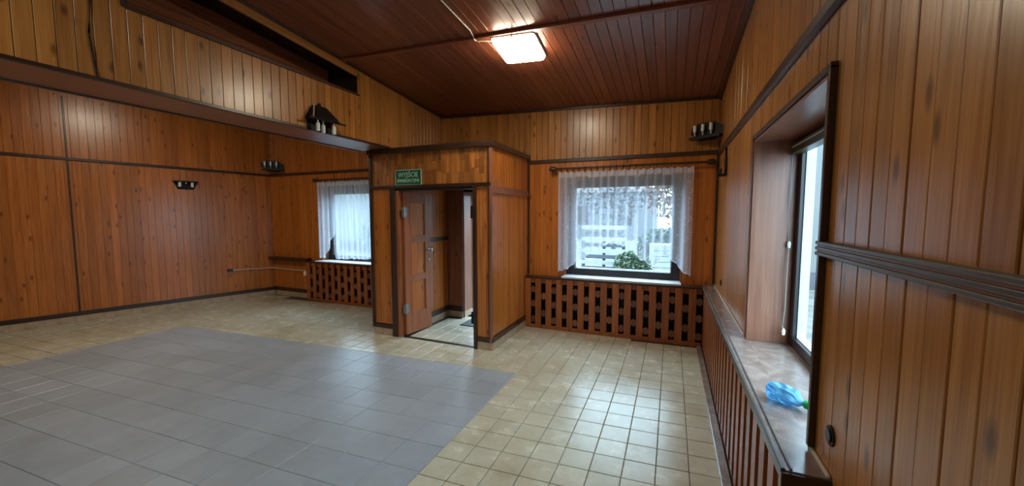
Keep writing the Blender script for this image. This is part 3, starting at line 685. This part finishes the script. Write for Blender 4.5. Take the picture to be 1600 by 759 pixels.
# ------------------------------------------------------------------ curtains
def curtain(name, x0, x1, ztop, hem, label, yc, nf, notch=None):
    nx, nz = 260, 46
    me = bpy.data.meshes.new('drape'); vs = []; cols = []
    for i in range(nx + 1):
        u = i / nx; x = x0 + (x1 - x0) * u
        zb = hem(u)
        zb += 0.018 * abs(math.sin(u * math.pi * (x1 - x0) / 0.075))          # scalloped hem
        for j in range(nz + 1):
            v = j / nz; z = ztop + (zb - ztop) * v
            amp = 0.014 + 0.026 * min(1, v * 3)
            y = yc + amp * math.sin(u * nf * 2 * math.pi + 0.9 * math.sin(u * 17) + 0.5 * v) + 0.009 * math.sin(u * nf * 4.7 * math.pi + 2) * (1 - v * 0.5)
            zz = z + (0.009 * math.sin(u * nf * 9) if j == 0 else 0)
            vs.append((x, y, zz))
            dist = (z - zb); pl = 0.5 + 0.5 * math.sin(u * nf * 2 * math.pi + 0.9 * math.sin(u * 17) + 1.2); side = max(0, 1 - u / 0.2, 1 - (1 - u) / 0.14) ** 0.5
            cols.append((max(0.06, 1 - dist / 0.36, side), 0.88 if (ztop - z) < 0.075 else (0.75 if dist < 0.022 else 0.3 + 0.36 * pl ** 3 + 0.22 * side), 0, 1))
    fs = [(i * (nz + 1) + j, (i + 1) * (nz + 1) + j, (i + 1) * (nz + 1) + j + 1, i * (nz + 1) + j + 1) for i in range(nx) for j in range(nz)
          if not (notch and notch[0] < i / nx < notch[1] and (j / nz) > notch[2])]
    me.from_pydata(vs, [], fs); me.update(); me.materials.append(LACE)
    ca = me.color_attributes.new('lace', 'FLOAT_COLOR', 'POINT')
    for i, c in enumerate(cols): ca.data[i].color = c
    for p in me.polygons: p.use_smooth = True
    o = bpy.data.objects.new(name, me); COL.objects.link(o); o['label'] = label; o['category'] = 'curtain'; o['group'] = 'lace curtains'
    return o
def pw(pts):
    def f(u):
        for (a, za), (b, zb) in zip(pts[:-1], pts[1:]):
            if u <= b:
                t = (u - a) / (b - a); t = t * t * (3 - 2 * t); return za + (zb - za) * t
        return pts[-1][1]
    return f
YCU = 5.225
curtain('lace_curtain', -1.485, 0.235, 2.235, pw([(0, 0.83), (0.06, 0.86), (0.2, 1.02), (0.3, 1.14), (0.42, 1.25), (0.55, 1.22), (0.66, 1.05), (0.74, 0.97), (0.82, 1.13), (0.9, 1.02), (0.95, 0.9), (1, 0.88)]),
        'white lace curtain with arched hem over the right end-wall window', YCU, 15)
curtain('lace_curtain', -6.15, -4.66, 2.25, pw([(0, 0.83), (0.1, 0.83), (0.2, 1.1), (0.27, 1.3), (0.31, 0.82), (0.6, 0.84), (1, 0.86)]),
        'white lace curtain with split hem in the left bay window', YCU, 13)
def rod(name, x0, x1, z, label, rings, finial):
    r = empty(name, (x0, YCU, z), label=label, category='curtain rod', group='curtain rods')
    k = MB(); k.tube([(0, 0, 0), (x1 - x0, 0, 0)], 0.015, 10); k.build('pole', RINGM, r, True)
    e = MB()
    for i in range(13):
        a = 2 * math.pi * i / 12; e.v += []
    ring = MB(); N, M_ = 14, 6
    for i in range(N):
        a = 2 * math.pi * i / N
        for j in range(M_):
            b = 2 * math.pi * j / M_; rr = 0.026 + 0.006 * math.cos(b)
            ring.v.append((0.006 * math.sin(b), rr * math.cos(a), rr * math.sin(a) - 0.01))
    ring.f = [(i * M_ + j, ((i + 1) % N) * M_ + j, ((i + 1) % N) * M_ + (j + 1) % M_, i * M_ + (j + 1) % M_) for i in range(N) for j in range(M_)]
    rm = ring.mesh('ring', RINGM)
    for xx in rings: put('ring', rm, r, Matrix.Translation((xx - x0, 0, 0)))
    for xx in finial:
        k = MB(); k.tube([(xx - x0, 0, 0), (xx - x0, 0.09, 0)], 0.014, 8); k.tube([(xx - x0 - 0.04, 0, 0), (xx - x0 - 0.035, 0, 0), (xx - x0 + 0.02, 0, 0), (xx - x0 + 0.05, 0, 0)], 0, 10, rad=[0.02, 0.034, 0.038, 0.02])
        k.build('bracket', RINGM, r, True)
    return r
rod('curtain_rod', -1.62, 0.47, 2.283, 'dark wooden rod with rings above the right end-wall window', [-1.44 + 0.083 * i for i in range(20)], [0.42, -1.56])
rod('curtain_rod', -6.22, -4.6, 2.283, 'dark wooden rod with rings in the left bay', [-6.1 + 0.083 * i for i in range(18)], [-6.18, -4.64])

# ------------------------------------------------------------------ lamps
def lamp(x, y, label, em=LAMPM):
    r = empty('ceiling_lamp', (x, y, ceil(x, y) - 0.004), label=label, category='ceiling lamp', group='square ceiling lamps')
    r.rotation_euler = (-math.atan(0.089), math.atan(0.034), math.radians(3))
    def rr(w, h, rad, n=6):
        return [(sx * (w / 2 - rad) + rad * math.cos(a), sy * (h / 2 - rad) + rad * math.sin(a)) for sx, sy, a0 in ((1, 1, 0), (-1, 1, 90), (-1, -1, 180), (1, -1, 270)) for a in [math.radians(a0 + 90 * i / n) for i in range(n + 1)]]
    MB().prism(rr(0.425, 0.455, 0.03), -0.03, 0.0, 'z').build('housing', WHITE, r)
    dd = MB(); a = rr(0.415, 0.445, 0.035); b = rr(0.40, 0.43, 0.04); c = rr(0.33, 0.36, 0.05); n = len(a)
    dd.add([(x_, y_, -0.03) for x_, y_ in a] + [(x_, y_, -0.065) for x_, y_ in b] + [(x_, y_, -0.08) for x_, y_ in c],
           [(i, n + i, n + (i + 1) % n, (i + 1) % n) for i in range(n)] + [(n + i, 2 * n + i, 2 * n + (i + 1) % n, n + (i + 1) % n) for i in range(n)] + [tuple(range(2 * n, 3 * n))])
    dd.build('diffuser', em, r, True, label='lit opal diffuser')
    k = MB(); k.box(-0.008, 0.008, -0.236, -0.226, -0.05, 0.0); k.box(-0.014, 0.014, -0.236, -0.205, -0.052, -0.046); k.build('clip', STEEL, r)
    return r
lamp(-1.41, 3.56, 'square lit ceiling lamp with opal diffuser next to the batten')
lamp(-2.4, -0.6, 'unseen square ceiling lamp added behind the viewer for more light', LAMPC)  # added out of view to lift the near walls and foreground floor
lamp(-5.9, 2.3, 'unseen square ceiling lamp added over the left bay to brighten its walls', LAMPB)  # added out of view, hidden by the beam, to brighten the left wall
# cable on the ceiling
k = MB(); k.tube([(-1.765, 1.5, ceil(-1.765, 1.5) - 0.006), (-1.765, 2.75, ceil(-1.765, 2.75) - 0.006), (-1.755, 3.2, ceil(-1.755, 3.2) - 0.006), (-1.77, 3.29, ceil(-1.77, 3.29) - 0.012), (-1.77, 3.31, ceil(-1.77, 3.31) - 0.03), (-1.77, 3.37, ceil(-1.77, 3.37) - 0.012), (-1.66, 3.41, ceil(-1.66, 3.41) - 0.008), (-1.6, 3.42, ceil(-1.6, 3.42) - 0.01)], 0.006, 6)
k.build('lamp_cable', IVORY, None, True, label='pale cable running along the ceiling to the lamp', category='cable')
k = MB(); k.tube([(XU + 0.006, 1.29, 3.4), (XU + 0.006, 1.3, 3.0), (XU + 0.006, 1.285, 2.8), (XU + 0.006, 1.3, 2.62), (XU + 0.007, 1.31, 2.54)], 0.005, 6)
k.build('wall_cable', BLACK, None, True, label='thin black cable hanging down the boarded beam wall', category='cable')

# ------------------------------------------------------------------ sconces
def socket(parent, x, y, z, h=0.075, stem=0.05, up=1, r=0.019):
    k = MB(); k.tube([(x, y, z), (x, y, z + up * h), (x, y, z + up * (h + 0.008))], 0, 12, rad=[r, r, r * 0.6]); s = k.build('socket', WHITE, parent, True)
    if stem:
        e = MB(); e.tube([(x, y, z + up * h), (x, y, z + up * (h + stem))], r * 0.35, 8); e.build('stem', WHITE, s, True)
    return s
sc = empty('wall_lantern', (XU, 3.0, 2.5), -math.pi / 2 + math.pi, label='dark roof-shaped wall lantern with three white sockets on the beam', category='wall lamp')
# local: +x along the wall, -y out of the wall after rotation
def lanternpart():
    k = MB()
    lo = [(-0.175, 0.0), (0.175, 0.0), (0.15, -0.15), (-0.15, -0.15)]; hi = [(-0.085, 0.0), (0.085, 0.0), (0.06, -0.05), (-0.06, -0.05)]
    k.hexa([(a, b, 0.125) for a, b in reversed(lo)] + [(a, b, 0.275) for a, b in reversed(hi)])
    k.build('roof', BLACK, sc, bevel=0.004)
    B(-0.15, 0.15, -0.012, 0, 0.02, 0.13).build('back_plate', BLACK, sc)
    B(-0.21, 0.24, -0.13, -0.11, 0.115, 0.13).build('eaves_bar', BLACK, sc)
    e = MB(); e.tube([(0, -0.02, 0.27), (0, -0.02, 0.31)], 0.012, 8); e.build('finial', BLACK, sc)
    bar((-0.165, -0.12, 0.135), (-0.09, -0.045, 0.27), 0.012, 0.012, IVORY, 'edge_slat', sc)
    for x, y in ((-0.1, -0.1), (0.0, -0.06), (0.1, -0.1)): socket(sc, x, y, 0.005)
lanternpart()
def sconce(loc, rz, label, kind):
    r = empty('wall_sconce', loc, rz, label=label, category='wall lamp')
    if kind == 'pair':
        MB().prism([(-0.16, 0.0), (0.16, 0.0), (0.11, -0.12), (-0.11, -0.12)], -0.015, 0.0).build('back_plate', BLACK, r, bevel=0.003)
        B(-0.17, 0.17, -0.09, 0, 0.0, 0.022).build('shelf', BLACK, r, bevel=0.003)
        for x in (-0.085, 0.085): socket(r, x, -0.05, 0.0, 0.075, 0, -1, 0.022)
        socket(r, 0, -0.05, 0.0, 0.02, 0.0, -1, 0.01)
    elif kind == 'three':
        MB().prism([(-0.2, 0.1), (-0.19, 0.17), (-0.1, 0.22), (0.1, 0.21), (0.2, 0.14), (0.21, 0.05), (0.1, 0.0), (-0.1, 0.01)], -0.02, 0.0).build('back_plate', BLACK, r, bevel=0.004)
        B(-0.17, 0.2, -0.1, -0.02, 0.02, 0.05).build('shelf', BLACK, r, bevel=0.003)
        for x in (-0.12, -0.02, 0.08):
            s = socket(r, x, -0.06, 0.19, 0.075, 0.05, -1)
    else:
        MB().prism([(-0.06, 0), (0.06, 0), (0.07, 0.1), (0.0, 0.3), (-0.05, 0.1)], -0.02, 0.0).build('back_plate', BLACK, r, bevel=0.003)
        B(-0.06, 0.06, -0.09, -0.02, 0.0, 0.02).build('shelf', BLACK, r)
        k = MB(); k.tube([(0, -0.055, 0.02), (0, -0.055, 0.08)], 0.013, 10); k.build('socket', FRAME, r, True)
    return r
LRZ = math.atan2(LN.y, LN.x) + math.pi / 2
p = LP(1.36, 2.215, 0.0)
sconce(p, LRZ, 'small dark sconce with two white sockets on the far left wall', 'pair')
sconce((-7.29, 5.2, 2.49), math.radians(42), 'dark three-socket sconce in the corner of the left bay', 'three')
sconce((0.36, 5.19, 2.53), math.radians(-35), 'dark three-socket sconce in the corner above the right curtain', 'three')
sconce((XR, 4.58, 2.05), -math.pi / 2, 'single dark sconce high on the side wall near the corner', 'one')

# ------------------------------------------------------------------ exit sign
sg = empty('exit_sign', (-3.145, PY - 0.012, 2.125), label='green emergency exit sign with pale lettering above the door', category='sign')
B(-0.205, 0.205, -0.006, 0, -0.1, 0.1).build('border', SIGNW, sg)
B(-0.195, 0.195, -0.008, -0.005, -0.09, 0.09).build('plate', GREENP, sg)
def text(body, size, loc, parent, wid):
    cu = bpy.data.curves.new('txt', 'FONT'); cu.body = body; cu.size = size; cu.align_x = 'CENTER'; cu.align_y = 'CENTER'; cu.extrude = 0.0006; cu.offset = 0.0012
    o = bpy.data.objects.new('txt', cu); COL.objects.link(o); bpy.context.view_layer.update()
    me = bpy.data.meshes.new_from_object(o.evaluated_get(bpy.context.evaluated_depsgraph_get())); bpy.data.objects.remove(o)
    me.materials.clear(); me.materials.append(SIGNW)
    n = bpy.data.objects.new('lettering', me); COL.objects.link(n); n.parent = parent; n.location = loc; n.rotation_euler = (math.pi / 2, 0, 0)
    w = max(v.co.x for v in me.vertices) - min(v.co.x for v in me.vertices); n.scale = (wid / w, 1, 1)
text('WYJŚCIE', 0.085, (0, -0.0088, 0.032), sg, 0.31)
text('EWAKUACYJNE', 0.055, (0, -0.0088, -0.04), sg, 0.34)

# ------------------------------------------------------------------ small things
k = MB(); k.tube([LP(0.76, 0.585, 0.02), LP(0.02, 0.555, 0.02)], 0.011, 8); k.tube([LP(0.02, 0.555, 0.02), (-7.5, YB - 0.02, 0.552), (-6.62, YB - 0.02, 0.543)], 0.011, 8)
cp = k.build('conduit_pipe', IVORY, None, True, label='pale conduit pipe low across the left bay corner', category='pipe')
bar(LP(0.83, 0.585, 0.02), LP(0.74, 0.585, 0.02), 0.04, 0.05, TRIM, 'end_box', cp)
B(-6.65, -6.58, YB - 0.045, YB - 0.001, 0.45, 0.535).build('junction_box', WHITE, cp, bevel=0.004)
def outlet(y, z, label):
    r = empty('socket_hole', (XR, y, z), label=label, category='outlet')
    k = MB(); k.tube([(-0.006, 0, 0), (0, 0, 0)], 0.034, 18); k.build('rim', BLACK, r, True)
    k = MB(); k.tube([(-0.012, 0, 0), (-0.006, 0, 0)], 0.022, 14); k.build('insert', FRAME, r, True)
outlet(4.64, 0.915, 'small round dark outlet above the ledge near the corner'); outlet(1.54, 0.913, 'round dark outlet on the near boards by the recess')

# crumpled bottle
bt = empty('plastic_bottle', (0.513, 2.07, LEDGE), math.radians(-42), label='crumpled blue plastic bottle with green cap on the ledge', category='bottle')
prof = [(0.0, 0.008), (0.005, 0.03), (0.02, 0.045), (0.05, 0.05), (0.09, 0.052), (0.13, 0.05), (0.165, 0.042), (0.19, 0.026), (0.205, 0.015), (0.225, 0.0135)]
random.seed(3)
vs = []; N = 22
for i, (a, r_) in enumerate(prof):
    for j in range(N):
        th = 2 * math.pi * j / N
        cr_ = 1 + (0.17 * math.sin(3 * th + a * 60) + random.uniform(-0.16, 0.12)) * (1 if 0 < i < 7 else 0.1)
        vs.append((a - 0.11, r_ * cr_ * math.cos(th), max(0.001, 0.043 * (1 if i < 7 else 0.75) + r_ * cr_ * 0.8 * math.sin(th))))
mb = MB(); mb.add(vs, [(i * N + j, i * N + (j + 1) % N, (i + 1) * N + (j + 1) % N, (i + 1) * N + j) for i in range(len(prof) - 1) for j in range(N)] + [tuple(range(N - 1, -1, -1)), tuple(range(len(vs) - N, len(vs)))])
bt.scale = (0.72, 1.0, 1.0)
mb.build('body', BOTTLE, bt)
k = MB(); k.tube([(0.108, 0, 0.033), (0.112, 0, 0.033), (0.136, 0, 0.033), (0.139, 0, 0.033)], 0, 16, rad=[0.0175, 0.019, 0.019, 0.016]); k.build('cap', CAPM, bt, True, label='green screw cap')

# ------------------------------------------------------------------ outdoors
GROUND = plain('gravel_yard', (0.13, 0.125, 0.11, 1), 0.9, var=0.4, scale=3)
B(-40, 40, 5.65, 45, -0.3, -0.05).build('ground', GROUND, kind=ST, label='pale gravel yard outside the windows', category='ground')
B(1.0, 30, -10, 5.6, -0.3, -0.05).build('ground_side', GROUND, kind=ST, label='pale yard outside the side window', category='ground')
PALEW = plain('weathered_pale_wood', (0.3, 0.31, 0.34, 1), 0.7)
GREYW = plain('grey_wood', (0.07, 0.075, 0.09, 1), 0.8)
fn = empty('slatted_fence', (-1.8, 11.2, -0.05), label='pale slatted fence panel seen through the right curtain', category='fence')
for i in range(8): B(-0.65, 0.6, -0.02, 0.02, 0.08 + 0.17 * i, 0.19 + 0.17 * i).build('slat', PALEW if i % 2 else GREYW, fn)
for x in (-0.6, 0.0, 0.55): B(x - 0.04, x + 0.04, 0.02, 0.1, 0, 1.45).build('post', GREYW, fn)
def leafmat(name, c): return plain(name, c, 0.6, var=0.5, scale=5)
def shrub(name, loc, rx, rz, n, mat, label, cat='shrub', ls=0.09, trunk=False):
    r = empty(name, loc, label=label, category=cat)
    m = MB(); rnd = random.Random(sum(map(ord, label)))
    for _ in range(n):
        while True:
            p = Vector((rnd.uniform(-1, 1), rnd.uniform(-1, 1), rnd.uniform(-1, 1)))
            if p.length < 1: break
        c = Vector((p.x * rx, p.y * rx * 0.8, rz + p.z * rz)); c.z += trunk * 1.2
        u = Vector((rnd.gauss(0, 1), rnd.gauss(0, 1), rnd.gauss(0, 1))).normalized(); w = u.cross(Vector((rnd.gauss(0, 1), rnd.gauss(0, 1), 1))).normalized()
        m.add([c - u * ls, c + w * ls * 0.45, c + u * ls, c - w * ls * 0.45], [(0, 1, 2, 3)])
    m.build('foliage', mat, r, kind='stuff')
    k = MB(); k.tube([(0, 0, 0), (0.03, 0.02, rz * 0.8 + trunk * 1.2), (0.0, 0.05, rz * 1.5 + trunk * 1.2)], 0, 7, rad=[0.05 + 0.06 * trunk, 0.04 + 0.04 * trunk, 0.02]); k.build('stem', GREYW, r)
shrub('garden_shrub', (-0.95, 10.6, -0.05), 0.5, 0.36, 1100, leafmat('leaf_green', (0.055, 0.08, 0.04, 1)), 'low dark green shrub outside beside the slatted fence', ls=0.06)
shrub('garden_shrub', (-0.1, 14.0, -0.05), 1.1, 0.62, 900, leafmat('leaf_teal', (0.045, 0.085, 0.06, 1)), 'wide green hedge outside behind the white crate', ls=0.14)
shrub('autumn_tree', (0.4, 17.0, -0.05), 1.6, 1.5, 900, leafmat('leaf_rust', (0.16, 0.1, 0.075, 1)), 'rust-coloured autumn tree far outside the right window', 'tree', 0.16, True)
shrub('autumn_tree', (-2.6, 19.0, -0.05), 1.8, 1.7, 700, leafmat('leaf_grey', (0.1, 0.11, 0.12, 1)), 'grey leafless-looking tree far outside behind the fence', 'tree', 0.16, True)
shrub('garden_shrub', (-10.5, 12.0, -0.05), 1.2, 0.8, 700, leafmat('leaf_dim', (0.12, 0.16, 0.14, 1)), 'bush outside beyond the left bay window', ls=0.12)
hb = empty('neighbour_house', (-6.0, 27, -0.05), label='pale house far across the yard', category='house')
B(-5, 5, 0, 5, 0, 3.2).build('wall', plain('house_wall', (0.12, 0.125, 0.14, 1), 0.9), hb); MB().prism([(-5.4, 3.2), (5.4, 3.2), (0, 5.6)], -0.3, 5.3).build('roof', plain('roof_grey', (0.25, 0.2, 0.2, 1), 0.8), hb)
for x in (-3, 0, 3): B(x - 0.5, x + 0.5, -0.04, 0.02, 1.0, 2.3).build('window', FRAME, hb)
CRATEW = plain('white_crate_paint', (0.3, 0.31, 0.32, 1), 0.7)
cr2 = empty('white_crate', (-0.12, 11.8, -0.05), 0.2, label='white boarded crate outside near the green hedge', category='crate')
for i in range(5): B(-0.42, 0.42, -0.3, -0.27, 0.05 + 0.16 * i, 0.19 + 0.16 * i).build('plank', CRATEW, cr2)
B(-0.42, 0.42, -0.27, 0.3, 0.0, 0.85).build('body', CRATEW, cr2)
rp = empty('red_plank_stack', (-0.02, 9.6, -0.05), -0.1, label='small stack of red and white planks outside the window', category='planks')
REDP = plain('red_paint', (0.25, 0.06, 0.05, 1), 0.6)
for i in range(4): B(-0.32, 0.4, -0.2, 0.2, 0.09 * i, 0.09 * i + 0.08).build('plank', REDP if i % 2 == 0 else CRATEW, rp)

RENDER = plain('grey_render', (0.16, 0.165, 0.158, 1), 0.9, var=0.05, scale=0.6)
def house(name, loc, w, d, h, label):
    r = empty(name, loc, label=label, category='house')
    B(-w / 2, w / 2, 0, d, 0, h).build('wall', RENDER, r)
    B(-w / 2 - 0.3, w / 2 + 0.3, -0.3, d + 0.3, h, h + 0.25).build('roof', GREYW, r)
    B(-w / 2 + 0.01, w / 2 - 0.01, -0.03, 0, 0, 0.4).build('plinth', GREYW, r)
house('neighbour_house', (5.6, 10.5, -0.05), 8.4, 4, 4.6, 'tall grey rendered house wall added to tone down the bright side window')  # invented backdrop, hides the overbright sky behind the side window
house('neighbour_house', (-14.0, 14.0, -0.05), 9.0, 4, 4.0, 'grey rendered house added to tone down the bright left bay window')  # invented backdrop, covers clipped sky in the bay window
